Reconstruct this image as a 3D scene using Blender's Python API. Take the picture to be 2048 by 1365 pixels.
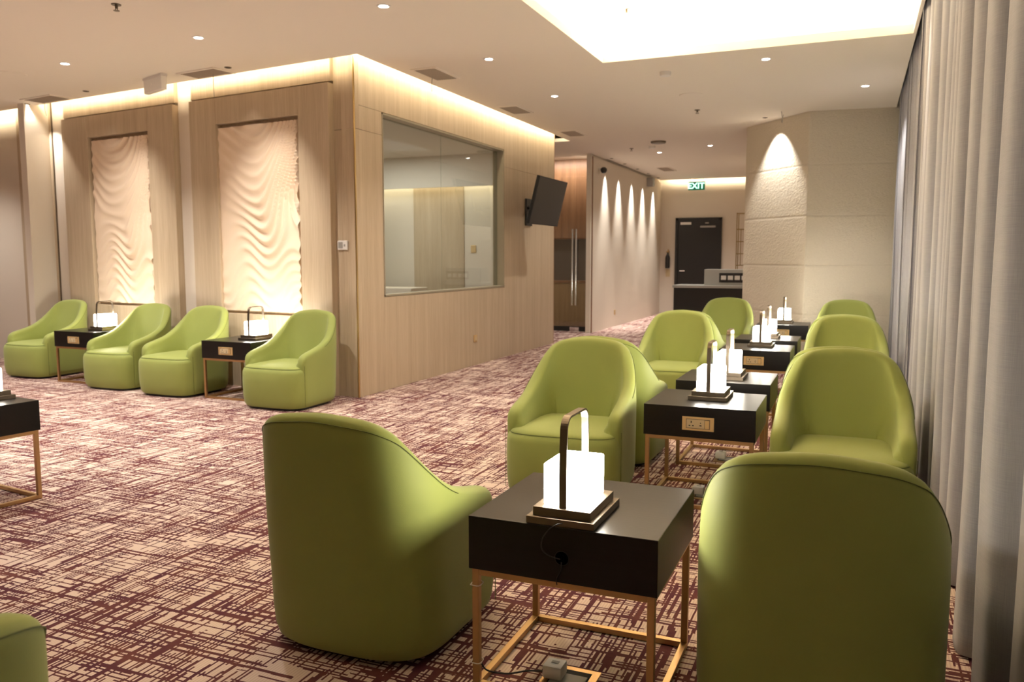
import bpy, bmesh, math, random
from mathutils import Vector, Matrix
random.seed(7)
R = math.radians
sc = bpy.context.scene
for o in list(bpy.data.objects):
    bpy.data.objects.remove(o, do_unlink=True)
col = sc.collection

# ------------------------------------------------------------------ camera
cam_d = bpy.data.cameras.new('camera')
cam = bpy.data.objects.new('camera', cam_d); col.objects.link(cam)
cam.location = (0, 0, 1.35)
cam.rotation_euler = (R(90 - 5.832), 0, R(22.778))
cam_d.sensor_width = 36.0
cam_d.lens = 1630 / 2048 * 36
cam_d.clip_start = 0.05
cam_d.dof.use_dof = True
cam_d.dof.focus_distance = 2.7
cam_d.dof.aperture_fstop = 5.6
sc.camera = cam

# ------------------------------------------------------------------ world, exposure
w = bpy.data.worlds.new('world'); sc.world = w; w.use_nodes = True
w.node_tree.nodes['Background'].inputs[0].default_value = (1, .9, .8, 1)
w.node_tree.nodes['Background'].inputs[1].default_value = 0.02
sc.view_settings.view_transform = 'Standard'
sc.view_settings.look = 'None'
sc.view_settings.gamma = 1
sc.view_settings.exposure = 1.38
sc.view_settings.use_curve_mapping = False

WARM = (1.0, .86, .61)
WHITE = (1.0, .95, .88)

# ------------------------------------------------------------------ big lights (real coves and downlights)
def area(name, loc, target, sx, sy, power, color, along=None, spread=180):
    d = bpy.data.lights.new(name, 'AREA'); d.shape = 'RECTANGLE'; d.size = sx; d.size_y = sy
    d.energy = power; d.color = color; d.spread = R(spread)
    o = bpy.data.objects.new(name, d); col.objects.link(o)
    o.location = loc
    z = -(Vector(target)).normalized()          # light shines along local -Z
    x = Vector(along).normalized() if along else Vector((1, 0, 0))
    y = z.cross(x).normalized(); x = y.cross(z)
    o.matrix_world = Matrix.Translation(loc) @ Matrix((x, y, z)).transposed().to_4x4()
    o['kind'] = 'structure'
    return o

def spot(name, loc, target, power, angle, color=WHITE, blend=.5, size=.03):
    d = bpy.data.lights.new(name, 'SPOT'); d.energy = power; d.color = color
    d.spot_size = R(angle); d.spot_blend = blend; d.shadow_soft_size = size
    o = bpy.data.objects.new(name, d); col.objects.link(o)
    o.location = loc
    o.rotation_euler = Vector(target).to_track_quat('-Z', 'Y').to_euler()
    o['kind'] = 'structure'
    return o

HC = 3.18       # ceiling height
WX = -4.38      # wood wall with the window
# ceiling recess cove (left and far sides, and its mirror side behind the camera)
area('recess_cove_light', (-2.42, 4.2, 3.30), (.45, 0, 1), 6.6, .08, 72, WARM, (0, 1, 0))
area('recess_cove_light', (-0.95, 7.78, 3.30), (0, -.45, 1), 2.5, .08, 30, WARM, (1, 0, 0))
# wall coves
area('wall_cove_light', (-4.235, 9.4, 3.30), (-1, 0, -.7), 5.8, .04, 15, WARM, (0, 1, 0))
UL = Vector((1, -.125, 0)).normalized(); NL = Vector((-.125, -1, 0)).normalized()   # left wall direction and its room normal
def LW(u, out=0, z=0):
    p = Vector((-4.3, 6.62, 0)) + UL * u + NL * out
    return Vector((p.x, p.y, z))
area('wall_cove_light', LW(-3.9, .22, 3.30), (-NL.x, -NL.y, -.7), 7.6, .04, 24, WARM, UL)
area('wall_cove_light', (-2.2, 19.40, 3.30), (0, 1, -.7), 4.0, .04, 12, WARM, (1, 0, 0))

# ------------------------------------------------------------------ materials
def mat(name, color=(.8, .8, .8), rough=.6, metal=0.0, spec=.5, emit=None, estr=0, coat=0, sheen=0):
    m = bpy.data.materials.new(name); m.use_nodes = True
    b = m.node_tree.nodes['Principled BSDF']
    b.inputs['Base Color'].default_value = (*color, 1)
    b.inputs['Roughness'].default_value = rough
    b.inputs['Metallic'].default_value = metal
    b.inputs['Specular IOR Level'].default_value = spec
    b.inputs['Coat Weight'].default_value = coat
    b.inputs['Sheen Weight'].default_value = sheen
    if emit:
        b.inputs['Emission Color'].default_value = (*emit, 1)
        b.inputs['Emission Strength'].default_value = estr
    return m
class NT:
    def __init__(s, m): s.t = m.node_tree; s.b = s.t.nodes['Principled BSDF']
    def n(s, typ, **kw):
        x = s.t.nodes.new(typ)
        for k, v in kw.items():
            if k == 'ins':
                for i, val in v.items(): s.put(x.inputs[i], val)
            else: setattr(x, k, v)
        return x
    def put(s, inp, val):
        if isinstance(val, bpy.types.NodeSocket): s.t.links.new(val, inp)
        elif isinstance(val, bpy.types.Node): s.t.links.new(val.outputs[0], inp)
        else: inp.default_value = val
    def math(s, op, a, b=0.0, c=0.0):
        x = s.n('ShaderNodeMath', operation=op); s.put(x.inputs[0], a); s.put(x.inputs[1], b); s.put(x.inputs[2], c)
        return x.outputs[0]
    def mix(s, f, a, b):
        x = s.n('ShaderNodeMix', data_type='RGBA'); s.put(x.inputs[0], f)
        s.put(x.inputs[6], a if not isinstance(a, tuple) else (*a, 1)); s.put(x.inputs[7], b if not isinstance(b, tuple) else (*b, 1))
        return x.outputs[2]
    def coord(s, which='Object', scale=(1, 1, 1)):
        tc = s.n('ShaderNodeTexCoord'); mp = s.n('ShaderNodeMapping'); s.put(mp.inputs[0], tc.outputs[which])
        mp.inputs['Scale'].default_value = scale
        return mp.outputs[0]
    def noise(s, vec, scale=5, detail=2, rough=.5, dim='3D'):
        x = s.n('ShaderNodeTexNoise', noise_dimensions=dim); s.put(x.inputs['Vector'], vec)
        x.inputs['Scale'].default_value = scale; x.inputs['Detail'].default_value = detail; x.inputs['Roughness'].default_value = rough
        return x.outputs[0]
    def ramp(s, f, a, b):
        x = s.n('ShaderNodeMapRange'); s.put(x.inputs[0], f); x.inputs[1].default_value = a; x.inputs[2].default_value = b
        return x.outputs[0]
    def bump(s, h, strength=.3, dist=.005):
        x = s.n('ShaderNodeBump'); x.inputs['Strength'].default_value = strength; x.inputs['Distance'].default_value = dist
        s.put(x.inputs['Height'], h); s.put(s.b.inputs['Normal'], x.outputs[0])

def wood(name, c1, c2, rough=.5, axis='Z', spec=.4):
    m = mat(name, c1, rough, spec=spec); t = NT(m)
    s = dict(Z=(1, 1, .03), X=(.03, 1, 1), Y=(1, .03, 1))[axis]
    v = t.coord('Object', s)
    fine = t.noise(v, 110, 3, .6); wide = t.noise(v, 14, 2, .5)
    f = t.ramp(t.math('ADD', t.math('MULTIPLY', fine, .6), t.math('MULTIPLY', wide, .6)), .42, .78)
    t.put(t.b.inputs['Base Color'], t.mix(f, c1, c2))
    t.bump(fine, .08, .001)
    return m
M = {}
M['wood'] = wood('light_oak_veneer', (.57, .455, .32), (.445, .34, .225), .45)
M['wood_brown'] = wood('brown_wood', (.30, .15, .07), (.20, .095, .045), .4)
M['wood_dim'] = wood('cabinet_wood', (.40, .27, .13), (.28, .18, .085), .45)
M['dark_wood'] = wood('black_stained_wood', (.010, .0075, .006), (.006, .0045, .0035), .30, 'X', .3)
M['plaster'] = mat('ceiling_plaster', (.82, .755, .665), .9, spec=.2)
M['white_wall'] = mat('warm_white_wall', (.72, .64, .54), .85, spec=.2)
M['cream'] = mat('cream_wall', (.72, .645, .55), .85, spec=.2)
M['shadow_gap'] = mat('black_gap', (.02, .018, .016), .9)
M['brass'] = mat('brushed_brass', (.50, .325, .155), .38, 1.0)
M['polished_brass'] = mat('polished_brass', (.60, .42, .18), .28, 1.0)
M['bronze'] = mat('aged_bronze', (.17, .135, .10), .38, .9)
M['brass_plate'] = mat('brass_socket_plate', (.70, .50, .24), .45, .6)
M['ivory'] = mat('ivory_plastic', (.62, .50, .30), .5)
M['chrome'] = mat('polished_chrome', (.8, .8, .8), .12, 1)
M['black'] = mat('black_plastic', (.012, .011, .011), .45)
M['screen'] = mat('television_screen', (.02, .018, .018), .35)
M['white_plastic'] = mat('white_plastic', (.75, .72, .68), .45)
M['grey_plastic'] = mat('grey_plastic', (.35, .33, .30), .5)
M['grille'] = mat('painted_grille', (.42, .35, .28), .7)
M['lens'] = mat('downlight_lens', (.9, .9, .9), .3, emit=(1, .93, .85), estr=9)
M['led'] = mat('opal_lamp_glass', (1, 1, 1), .4, emit=(1, .93, .80), estr=20)
M['marble'] = mat('grey_marble_top', (.40, .40, .37), .3)
M['exit_green'] = mat('exit_sign_green', (.0, .07, .035), .4, emit=(.0, .30, .14), estr=.10)
M['exit_text'] = mat('exit_sign_letters', (.8, 1, .9), .4, emit=(.40, 1, .74), estr=.9)
M['void'] = mat('unlit_hole', (.0008, .0008, .0008), 1, spec=0)
M['vent'] = mat('vent_backing', (.55, .47, .39), .7)
M['frame'] = mat('olive_bronze_frame', (.36, .31, .22), .5, .3)
M['clear'] = mat('acrylic', (.88, .86, .82), .2, coat=.5)
M['gold_rack'] = mat('gold_rack', (.33, .22, .06), .4, .5)
M['terracotta'] = mat('dark_marble', (.11, .09, .075), .3)
# upholstery
def leather():
    m = mat('lime_green_upholstery', (.33, .41, .065), .66, spec=.3, sheen=.15); t = NT(m)
    v = t.coord('Object'); n1 = t.noise(v, 420, 2, .6); n2 = t.noise(v, 5, 2)
    t.put(t.b.inputs['Base Color'], t.mix(n2, (.272, .312, .072), (.300, .340, .085)))
    t.bump(n1, .25, .0006)
    return m
M['green'] = leather()
M['seam'] = mat('dark_green_seam', (.10, .12, .02), .7)
# relief panel plaster
M['relief'] = mat('peach_relief_plaster', (.82, .655, .49), .75, spec=.25)
# stone
def stone():
    m = mat('rough_cut_stone', (.62, .53, .38), .85, spec=.2); t = NT(m)
    v = t.coord('Object', (1, 1, 2.2))
    x = t.n('ShaderNodeTexVoronoi'); t.put(x.inputs['Vector'], v); x.inputs['Scale'].default_value = 42
    n1 = t.noise(v, 55, 3, .6)
    t.put(t.b.inputs['Base Color'], t.mix(n1, (.60, .535, .43), (.70, .635, .52)))
    t.bump(t.math('ADD', x.outputs[0], t.math('MULTIPLY', n1, 1.2)), .3, .012)
    return m
M['stone'] = stone()
def linen():
    m = mat('grey_linen', (.42, .37, .33), .8, spec=.25, sheen=.35); t = NT(m)
    v = t.coord('Object'); a = t.noise(t.coord('Object', (1, 1, 60)), 12, 2, .6); b = t.noise(t.coord('Object', (60, 60, 1)), 12, 2, .6)
    f = t.ramp(t.math('ADD', a, b), .6, 1.4)
    t.put(t.b.inputs['Base Color'], t.mix(f, (.275, .27, .295), (.375, .37, .40)))
    t.bump(f, .25, .001)
    return m
M['linen'] = linen()
def glassm(name, tint):
    m = bpy.data.materials.new(name); m.use_nodes = True; nt = m.node_tree; nt.nodes.clear()
    out = nt.nodes.new('ShaderNodeOutputMaterial'); mx = nt.nodes.new('ShaderNodeMixShader')
    tr = nt.nodes.new('ShaderNodeBsdfTransparent'); gl = nt.nodes.new('ShaderNodeBsdfGlossy')
    tr.inputs[0].default_value = (*tint, 1); gl.inputs['Roughness'].default_value = .02
    ge = nt.nodes.new('ShaderNodeNewGeometry'); dp = nt.nodes.new('ShaderNodeVectorMath'); dp.operation = 'DOT_PRODUCT'
    nt.links.new(ge.outputs['Incoming'], dp.inputs[0]); nt.links.new(ge.outputs['Normal'], dp.inputs[1])
    def mth(op, a, b):
        q = nt.nodes.new('ShaderNodeMath'); q.operation = op
        for i, v in enumerate((a, b)):
            if isinstance(v, bpy.types.NodeSocket): nt.links.new(v, q.inputs[i])
            elif v is not None: q.inputs[i].default_value = v
        return q.outputs[0]
    k = mth('POWER', mth('SUBTRACT', 1.0, mth('ABSOLUTE', dp.outputs['Value'], None)), 5.0)
    fr = mth('ADD', mth('MULTIPLY', k, .92), .08)            # Schlick, same from both sides
    nt.links.new(fr, mx.inputs[0]); nt.links.new(tr.outputs[0], mx.inputs[1]); nt.links.new(gl.outputs[0], mx.inputs[2])
    nt.links.new(mx.outputs[0], out.inputs[0])
    return m
M['glass'] = glassm('window_glass', (.82, .86, .84)); M['door_glass'] = glassm('door_glass', (.95, .95, .94))
def carpet():
    m = mat('crosshatch_carpet', (.5, .35, .3), .95, spec=.1); t = NT(m)
    tc = t.n('ShaderNodeTexCoord'); sp = t.n('ShaderNodeSeparateXYZ'); t.put(sp.inputs[0], tc.outputs['Object'])
    X, Y = sp.outputs[0], sp.outputs[1]
    def wn(a, b, c):
        cb = t.n('ShaderNodeCombineXYZ'); t.put(cb.inputs[0], a); t.put(cb.inputs[1], b); t.put(cb.inputs[2], c)
        x = t.n('ShaderNodeTexWhiteNoise', noise_dimensions='3D'); t.put(x.inputs[0], cb.outputs[0]); return x.outputs[0]
    def dens(sx, sy, sc_, off):
        cb = t.n('ShaderNodeCombineXYZ'); t.put(cb.inputs[0], t.math('MULTIPLY', X, sx)); t.put(cb.inputs[1], t.math('MULTIPLY', Y, sy)); cb.inputs[2].default_value = off
        return t.noise(cb.outputs[0], sc_, 2, .6)
    def lines(a, b, pitch, L, seed, dn, lo, hi):
        # b runs along the line, a across it; wobble a per long step for the hand-drawn offsets
        st = t.math('FLOOR', t.math('DIVIDE', b, .055))
        wob = t.math('MULTIPLY', t.math('SUBTRACT', wn(st, seed + .5, 3.0), .5), pitch * .25)
        row = t.math('FLOOR', t.math('DIVIDE', t.math('ADD', a, wob), pitch))
        r1 = wn(row, seed, 1.0)
        seg = t.math('FLOOR', t.math('ADD', t.math('DIVIDE', b, L), t.math('MULTIPLY', r1, 31.0)))
        v = wn(row, seg, seed)
        th = t.math('MULTIPLY_ADD', t.ramp(dn, .33, .67), hi - lo, lo)
        return t.math('LESS_THAN', v, th)
    d1 = dens(1, 1, 2.2, 0.0); d2 = dens(1, 1, 2.6, 7.3); d3 = dens(.6, 1.5, 5, 3.1)
    h = t.math('MAXIMUM', lines(Y, X, .0072, .22, 11.0, d1, .17, .42), lines(Y, X, .0145, .5, 23.0, d3, .0, .09))
    v = t.math('MAXIMUM', lines(X, Y, .0072, .20, 37.0, d2, .21, .50), lines(X, Y, .0145, .4, 51.0, d3, .0, .08))
    dark = t.math('MAXIMUM', h, v)
    stripe = t.math('MULTIPLY', t.math('LESS_THAN', t.math('FRACT', t.math('DIVIDE', X, .011)), .38), .55)
    tint = t.noise(tc.outputs['Object'], 9, 3, .6)
    light = t.mix(stripe, (.74, .585, .49), (.58, .41, .355))
    dk = t.mix(t.ramp(tint, .35, .65), (.105, .032, .046), (.165, .058, .05))
    t.put(t.b.inputs['Base Color'], t.mix(dark, light, dk))
    t.bump(t.noise(tc.outputs['Object'], 900, 1), .3, .001)
    return m
M['carpet'] = carpet()

# ------------------------------------------------------------------ mesh helpers
class MB:
    """collects shapes in one bmesh"""
    def __init__(s): s.bm = bmesh.new()
    def box(s, x0, x1, y0, y1, z0, z1, bevel=0, mtx=None, seg=2):
        vs = [s.bm.verts.new((x, y, z)) for z in (z0, z1) for x, y in ((x0, y0), (x1, y0), (x1, y1), (x0, y1))]
        fs = [s.bm.faces.new([vs[i] for i in q]) for q in ((3, 2, 1, 0), (4, 5, 6, 7), (0, 1, 5, 4), (1, 2, 6, 5), (2, 3, 7, 6), (3, 0, 4, 7))]
        if bevel:
            es = list({e for f in fs for e in f.edges})
            r = bmesh.ops.bevel(s.bm, geom=es, offset=bevel, segments=seg, profile=.5, affect='EDGES')
            vs = list({v for f in r['faces'] for v in f.verts} | {v for v in vs if v.is_valid})
        if mtx: bmesh.ops.transform(s.bm, matrix=mtx, verts=vs)
        return s
    def prism(s, pts, z0, z1):
        lo = [s.bm.verts.new((x, y, z0)) for x, y in pts]; hi = [s.bm.verts.new((x, y, z1)) for x, y in pts]
        n = len(pts)
        s.bm.faces.new(lo[::-1]); s.bm.faces.new(hi)
        for i in range(n): s.bm.faces.new((lo[i], lo[(i + 1) % n], hi[(i + 1) % n], hi[i]))
        return s
    def rings(s, rings, closed=True, cap=True):
        rs = [[s.bm.verts.new(p) for p in r] for r in rings]
        n = len(rs[0])
        for a, b in zip(rs, rs[1:]):
            for i in range(n if closed else n - 1):
                s.bm.faces.new((a[i], a[(i + 1) % n], b[(i + 1) % n], b[i]))
        if cap and closed:
            s.bm.faces.new(rs[0][::-1]); s.bm.faces.new(rs[-1])
        return s
    def lathe(s, prof, cx=0, cy=0, n=24, flip=False):
        rings = []
        for r, z in prof:
            rings.append([(cx + r * math.cos(2 * math.pi * i / n), cy + r * math.sin(2 * math.pi * i / n), z) for i in range(n)])
        return s.rings(rings)
    def tube(s, pts, r, n=8, flat=None):
        """round tube along pts; flat=(w,t) gives a strap with width along X"""
        P = [Vector(p) for p in pts]; rings = []
        for i, p in enumerate(P):
            d = (P[min(i + 1, len(P) - 1)] - P[max(i - 1, 0)]).normalized()
            if flat:
                a = Vector((1, 0, 0)); b = d.cross(a).normalized(); hw, ht = flat[0] / 2, flat[1] / 2
                rings.append([p + a * hw + b * ht, p - a * hw + b * ht, p - a * hw - b * ht, p + a * hw - b * ht])
            else:
                up = Vector((0, 0, 1)) if abs(d.z) < .9 else Vector((1, 0, 0))
                a = d.cross(up).normalized(); b = d.cross(a).normalized()
                rings.append([p + (a * math.cos(2 * math.pi * k / n) + b * math.sin(2 * math.pi * k / n)) * r for k in range(n)])
        return s.rings(rings)
    def build(s, name, m, parent=None, smooth=False, angle=35):
        me = bpy.data.meshes.new(name)
        bmesh.ops.recalc_face_normals(s.bm, faces=s.bm.faces)
        if smooth:
            for f in s.bm.faces: f.smooth = True
            for e in s.bm.edges:
                if len(e.link_faces) == 2 and e.calc_face_angle(0) > R(angle): e.smooth = False
        s.bm.to_mesh(me); s.bm.free()
        me.materials.append(m)
        o = bpy.data.objects.new(name, me); col.objects.link(o)
        if parent: o.parent = parent
        return o
def empty(name, loc=(0, 0, 0), rz=0):
    o = bpy.data.objects.new(name, None); col.objects.link(o); o.location = loc; o.rotation_euler = (0, 0, rz)
    o.empty_display_size = .1
    return o
def tag(o, label, cat, group=None):
    o['label'] = label; o['category'] = cat
    if group: o['group'] = group
    return o
def struct(o): o['kind'] = 'structure'; return o
def kids(o): return [c for c in bpy.data.objects if c.parent == o]
def copy_tree(o, tree=None):
    """copy a thing, its parts and sub-parts"""
    def rec(a, p):
        c = a.copy(); col.objects.link(c); c.parent = p
        for k in CH.get(a.name, []): rec(k, c)
        return c
    CH = {}
    for k in bpy.data.objects:
        if k.parent: CH.setdefault(k.parent.name, []).append(k)
    return rec(o, None)

# ================================================================== THE SETTING
struct(MB().box(-14, 3, -5, 22, -.1, 0).build('floor', M['carpet']))
# ceiling: slabs at 3.18 around the recess, slots at the walls for the coves
def wl(x, off): return 6.62 - .125 * (x + 4.3) - off          # y of the left wall plane minus an offset
ceil = struct(MB().prism([(-13.9, -5), (-2.285, -5), (-2.285, 7.64), (-4.22, 7.64), (-4.22, wl(-4.22, .17)), (-13.9, wl(-13.9, .17))], HC, HC + .05).build('ceiling', M['plaster']))
MB().prism([(-4.22, 7.64), (.36, 7.64), (.36, 19.45), (-4.22, 19.45)], HC, HC + .05).build('ceiling_slab', M['plaster'], ceil)
MB().prism([(-7.5, 12.42), (-4.22, 12.42), (-4.22, 14.3), (-4.34, 14.3), (-4.34, 14.95), (-7.5, 14.95)], HC, HC + .05).build('ceiling_slab', M['plaster'], ceil)
MB().prism([(-4.34, 14.3), (-4.22, 14.3), (-4.22, 19.45), (-4.34, 19.45)], HC, HC + .05).build('ceiling_slab', M['plaster'], ceil)
MB().prism([(-2.27, -5), (.36, -5), (.36, -2.4), (-2.27, -2.4)], HC, HC + .05).build('ceiling_slab', M['plaster'], ceil)
# fascia lips of the recess
MB().box(-2.30, -2.27, -2.4, 7.62, HC - .001, HC + .075).build('recess_fascia', M['plaster'], ceil)
MB().box(-2.30, .36, 7.62, 7.65, HC - .001, HC + .075).build('recess_fascia', M['plaster'], ceil)
MB().box(-2.30, .36, -2.43, -2.4, HC - .001, HC + .075).build('recess_fascia', M['plaster'], ceil)
MB().box(-14, 3, -5, 22, 3.56, 3.62).build('upper_ceiling', M['plaster'], ceil)
MB().box(-2.62, -2.58, -2.7, 8.0, HC + .05, 3.56).box(-2.62, .36, 7.96, 8.0, HC + .05, 3.56).box(-2.62, .36, -2.74, -2.7, HC + .05, 3.56).build('plenum_blocker', M['plaster'], ceil)  # boards added above the ceiling to stop recess light leaking
MB().box(.36, .385, -5, 11.3, HC, 3.56).build('curtain_pelmet', M['plaster'], ceil)
MB().box(-4.05, -4.02, 6.3, 12.5, HC + .05, 3.56).box(-4.3, .5, 19.2, 19.23, HC + .05, 3.56).build('plenum_blocker', M['plaster'], ceil)  # more added blockers, keeping the wall coves' light apart

# ---- wall with the window (x = -4.38)
wr = MB()
D = .16
wr.box(WX - D, WX - .012, 6.64, 7.10, 0, 3.56).box(WX - D, WX - .012, 10.15, 12.12, 0, 3.56)
wr.box(WX - D, WX - .012, 7.10, 10.15, 0, .96).box(WX - D, WX - .012, 7.10, 10.15, 2.78, 3.56)
wr.box(-7.0, WX - D, 12.0, 12.12, 0, 3.56)
wall_r = struct(wr.build('wall_corridor_side', M['wood']))
def panelx(y0, y1, z0, z1):
    MB().box(WX - .013, WX, y0 + .0004, y1 - .0004, z0 + .0015, z1 - .0015, .0006, seg=1).build('wood_panel', M['wood'], wall_r)
for y0, y1, z0, z1 in ((6.62, 7.10, 0, 2.56), (6.62, 8.62, 2.785, 3.5), (8.62, 10.16, 2.785, 3.5), (6.62, 7.10, 2.56, 2.785), (10.16, 12.12, 2.56, 3.5), (10.16, 12.12, 0, 2.56),
                       (7.10, 8.62, 0, .955), (8.62, 10.16, 0, .955)):
    panelx(y0, y1, z0, z1)
MB().box(WX - .02, WX, 12.12, 12.14, 0, 3.5).build('wood_panel', M['wood_brown'], wall_r)
MB().box(WX - .004, WX + .010, 6.600, 6.620, 0, 3.4, .004).build('brass_corner_trim', M['polished_brass'], wall_r)
# window 1
win = struct(empty('window_1', (WX, 8.62, .96)))
fr = MB(); y0, y1, z0, z1 = -1.52, 1.53, 0, 1.82
for a in ((y0, y0 + .018, z0, z1), (y1 - .018, y1, z0, z1), (y0, y1, z0, z0 + .018), (y0, y1, z1 - .018, z1)):
    fr.box(-.14, .004, a[0], a[1], a[2], a[3])
fr.build('window_frame', M['frame'], win)
MB().box(-.095, -.087, y0 + .018, -.103, .018, z1 - .018).build('pane', M['glass'], win)
MB().box(-.095, -.087, -.097, y1 - .018, .018, z1 - .018).build('pane', M['glass'], win)
# room seen through the window
rm = struct(MB().box(-9.2, -4.6, 11.9, 11.99, 0, 3.3).build('wall_inner_room', M['cream']))
struct(MB().box(-9.3, -9.2, 6.9, 12.0, 0, 3.3).build('wall_inner_side', M['cream']))
struct(MB().box(-9.2, -4.56, 7.5, 11.9, 2.95, 3.0).box(-9.2, -4.56, 11.6, 11.63, 2.46, 2.95).build('ceiling_inner_room', M['plaster']))
MB().box(-6.745, -5.83, 11.88, 11.9, 0, 3.0).build('wood_panel', M['wood'], rm)
area('inner_cove_light', (-6.8, 11.72, 2.62), (0, .8, -1), 4.4, .04, 7, WARM, (1, 0, 0))
area('inner_room_fill', (-6.6, 10.0, 2.93), (0, 0, -1), 1.6, 1.6, 30, WHITE, (1, 0, 0))  # area light with no fitting, brightens the inner room
cb = MB().box(-7.6, -6.35, 11.08, 11.6, 0, .88, .01).build('reception_counter', M['white_wall'])
tag(cb, 'pale counter top seen low through the window in the wood wall', 'counter')
sw = MB().box(-5.71, -5.62, 11.885, 11.9, 1.43, 1.55, .004).build('light_switch', M['brass_plate'])
tag(sw, 'small brass switch plate on the wall seen through the window', 'switch')
gd = empty('glass_door', (-7.3, 11.0, 0))
MB().box(-.6, .3, -.005, .005, .02, 2.5).build('door_pane', M['glass'], gd)
MB().tube([(.18, -.04, .85), (.18, -.04, 1.9)], .016).build('door_handle', M['black'], gd)
MB().tube([(-.02, -.04, .85), (-.02, -.04, 1.9)], .016).build('door_handle', M['black'], gd)
tag(gd, 'glass door with dark pull handles seen at the left inside the window', 'door')

# ---- left wall with the two niches (slightly skewed)
wlm = empty('wall_left', LW(0)); wlm.rotation_euler = (0, 0, math.atan2(-.125, 1)); struct(wlm)
# local frame of wall_left: x along the wall (negative to the left), y positive into the wall
def lbox(name, x0, x1, o0, o1, z0, z1, m, parent=wlm, bevel=.002):
    return MB().box(x0, x1, -o1, -o0, z0, z1, bevel, seg=1).build(name, m, parent)
lbox('wall_core', -9.6, -.16, -.2, -.03, 0, 3.56, M['white_wall'], bevel=0)
lbox('wood_panel', -.41, -.083, -.06, .004, 0, 2.558, M['wood'])
lbox('wood_panel', -.41, -.083, -.06, .004, 2.562, 3.5, M['wood'])
for k_, (ua, ub) in enumerate(((-9.6, -5.64), (-4.875, -4.45), (-2.75, -2.2))):  # white wall facing around the wood panels, built as separate pieces
    tq = MB().box(ua, ub, 0, .03, 0, 3.5).build('trim_%d' % (k_ + 2), M['white_wall']); tq.matrix_world = Matrix.Translation(LW(0)) @ Matrix.Rotation(math.atan2(-.125, 1), 4, 'Z'); struct(tq)
def AU(u, o):
    # edge of a face standing o proud of the wall, measured against the wall plane from the room
    p = LW(u); return u + o * abs(p.dot(UL)) / abs(p.dot(NL))
def niche_panel(xa, xb, na, nb, nz0, nz1):
    o = .08
    xa, xb, na, nb = (AU(q, o) for q in (xa, xb, na, nb))
    lbox('wood_panel', xa, na, -.055, o, 0, 2.995, M['wood'])
    lbox('wood_panel', nb, xb, -.055, o, 0, 2.995, M['wood'])
    lbox('wood_panel', na, nb, -.055, o, nz1, 2.995, M['wood'])
    lbox('wood_panel', na, nb, -.055, o, 0, nz0, M['wood'])
    lbox('wood_panel', xa, xb, -.055, o - .03, 3.012, 3.5, M['wood'])
    lbox('groove', xa, xb, -.055, o - .045, 2.99, 3.02, M['bronze'], bevel=0)
    lbox('niche_back', na, nb, -.055, .004, nz0, nz1, M['wood'], bevel=0)
niche_panel(-2.39, -.41, -1.98, -.81, .77, 2.73)
niche_panel(-4.70, -2.66, -4.20, -3.09, .80, 2.75)
lbox('wood_panel', -5.64, -4.885, -.055, .014, 0, 3.5, M['wood'])
lbox('wall_reveal', -4.885, -4.875, -.055, .016, 0, 3.3, M['bronze'], bevel=0)

def relief(name, xa, xb, z0, z1, seed, label):
    o = empty(name, LW((xa + xb) / 2, .012, 0), math.atan2(-.125, 1))
    W = xb - xa; Hh = z1 - z0; nx, nz = 90, 260
    bm = bmesh.new(); g = []
    def hgt(u, v):
        # flowing ridges: contour lines of a warped field, sagging in the middle and sweeping up to the right
        T = min(1, max(0, (v - .30) / .38)); T = T * T * (3 - 2 * T)
        g1 = 1.15 * (u - .50) ** 2 * (1.75 if u > .5 else .42) + .02 * math.sin(9 * u + seed)
        g2 = .055 * math.cos(2 * math.pi * (u - .33 - .22 * (.4 - v) + .05 * math.sin(seed)) / .60) + .10 * (u - .5) * math.sin(2.2 * seed + 5 * v)
        f = v - (T * g1 + (1 - T) * g2) + .012 * math.sin(11 * v + 3 * u + seed)
        ph = 2 * math.pi * 15 * f + 1.1 * math.sin(9 * f + seed)
        amp = .22 + .78 / (1 + math.exp(-12 * (u - .30 - .10 * math.sin(5 * v + seed))))
        amp *= .70 + .30 * math.sin(7 * v - 4 * u + seed)
        s = math.sin(ph)
        return .018 + .021 * amp * s * (1 + .25 * s)
    for j in range(nz + 1):
        row = []
        for i in range(nx + 1):
            u, v = i / nx, j / nz
            x = (u - .5) * W; z = z0 + v * Hh
            if i in (0, nx): x += .006 * math.sin(v * 40 + seed) + .004 * math.sin(v * 91)
            h = hgt(u, v)
            row.append(bm.verts.new((x, -.02 - h, z)))
        g.append(row)
    for j in range(nz):
        for i in range(nx): bm.faces.new((g[j][i], g[j][i + 1], g[j + 1][i + 1], g[j + 1][i]))
    # rim going back
    loop = g[0] + [r[-1] for r in g[1:]] + g[-1][-2::-1] + [r[0] for r in g[-2:0:-1]]
    back = [bm.verts.new((v.co.x, .012, v.co.z)) for v in loop]
    n = len(loop)
    for i in range(n): bm.faces.new((loop[i], back[i], back[(i + 1) % n], loop[(i + 1) % n]))
    mb = MB(); mb.bm.free(); mb.bm = bm
    mb.build('relief_face', M['relief'], o, smooth=True, angle=60)
    tag(o, label, 'wall panel', 'wave relief panels in the wall niches')
relief('relief_panel', -1.895, -.775, .80, 2.69, 0.6, 'peach wave relief panel in the right hand niche, nearer the wall corner')
relief('relief_panel', -4.045, -3.02, .83, 2.71, 2.3, 'peach wave relief panel in the left hand niche, farther from the corner')

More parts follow.
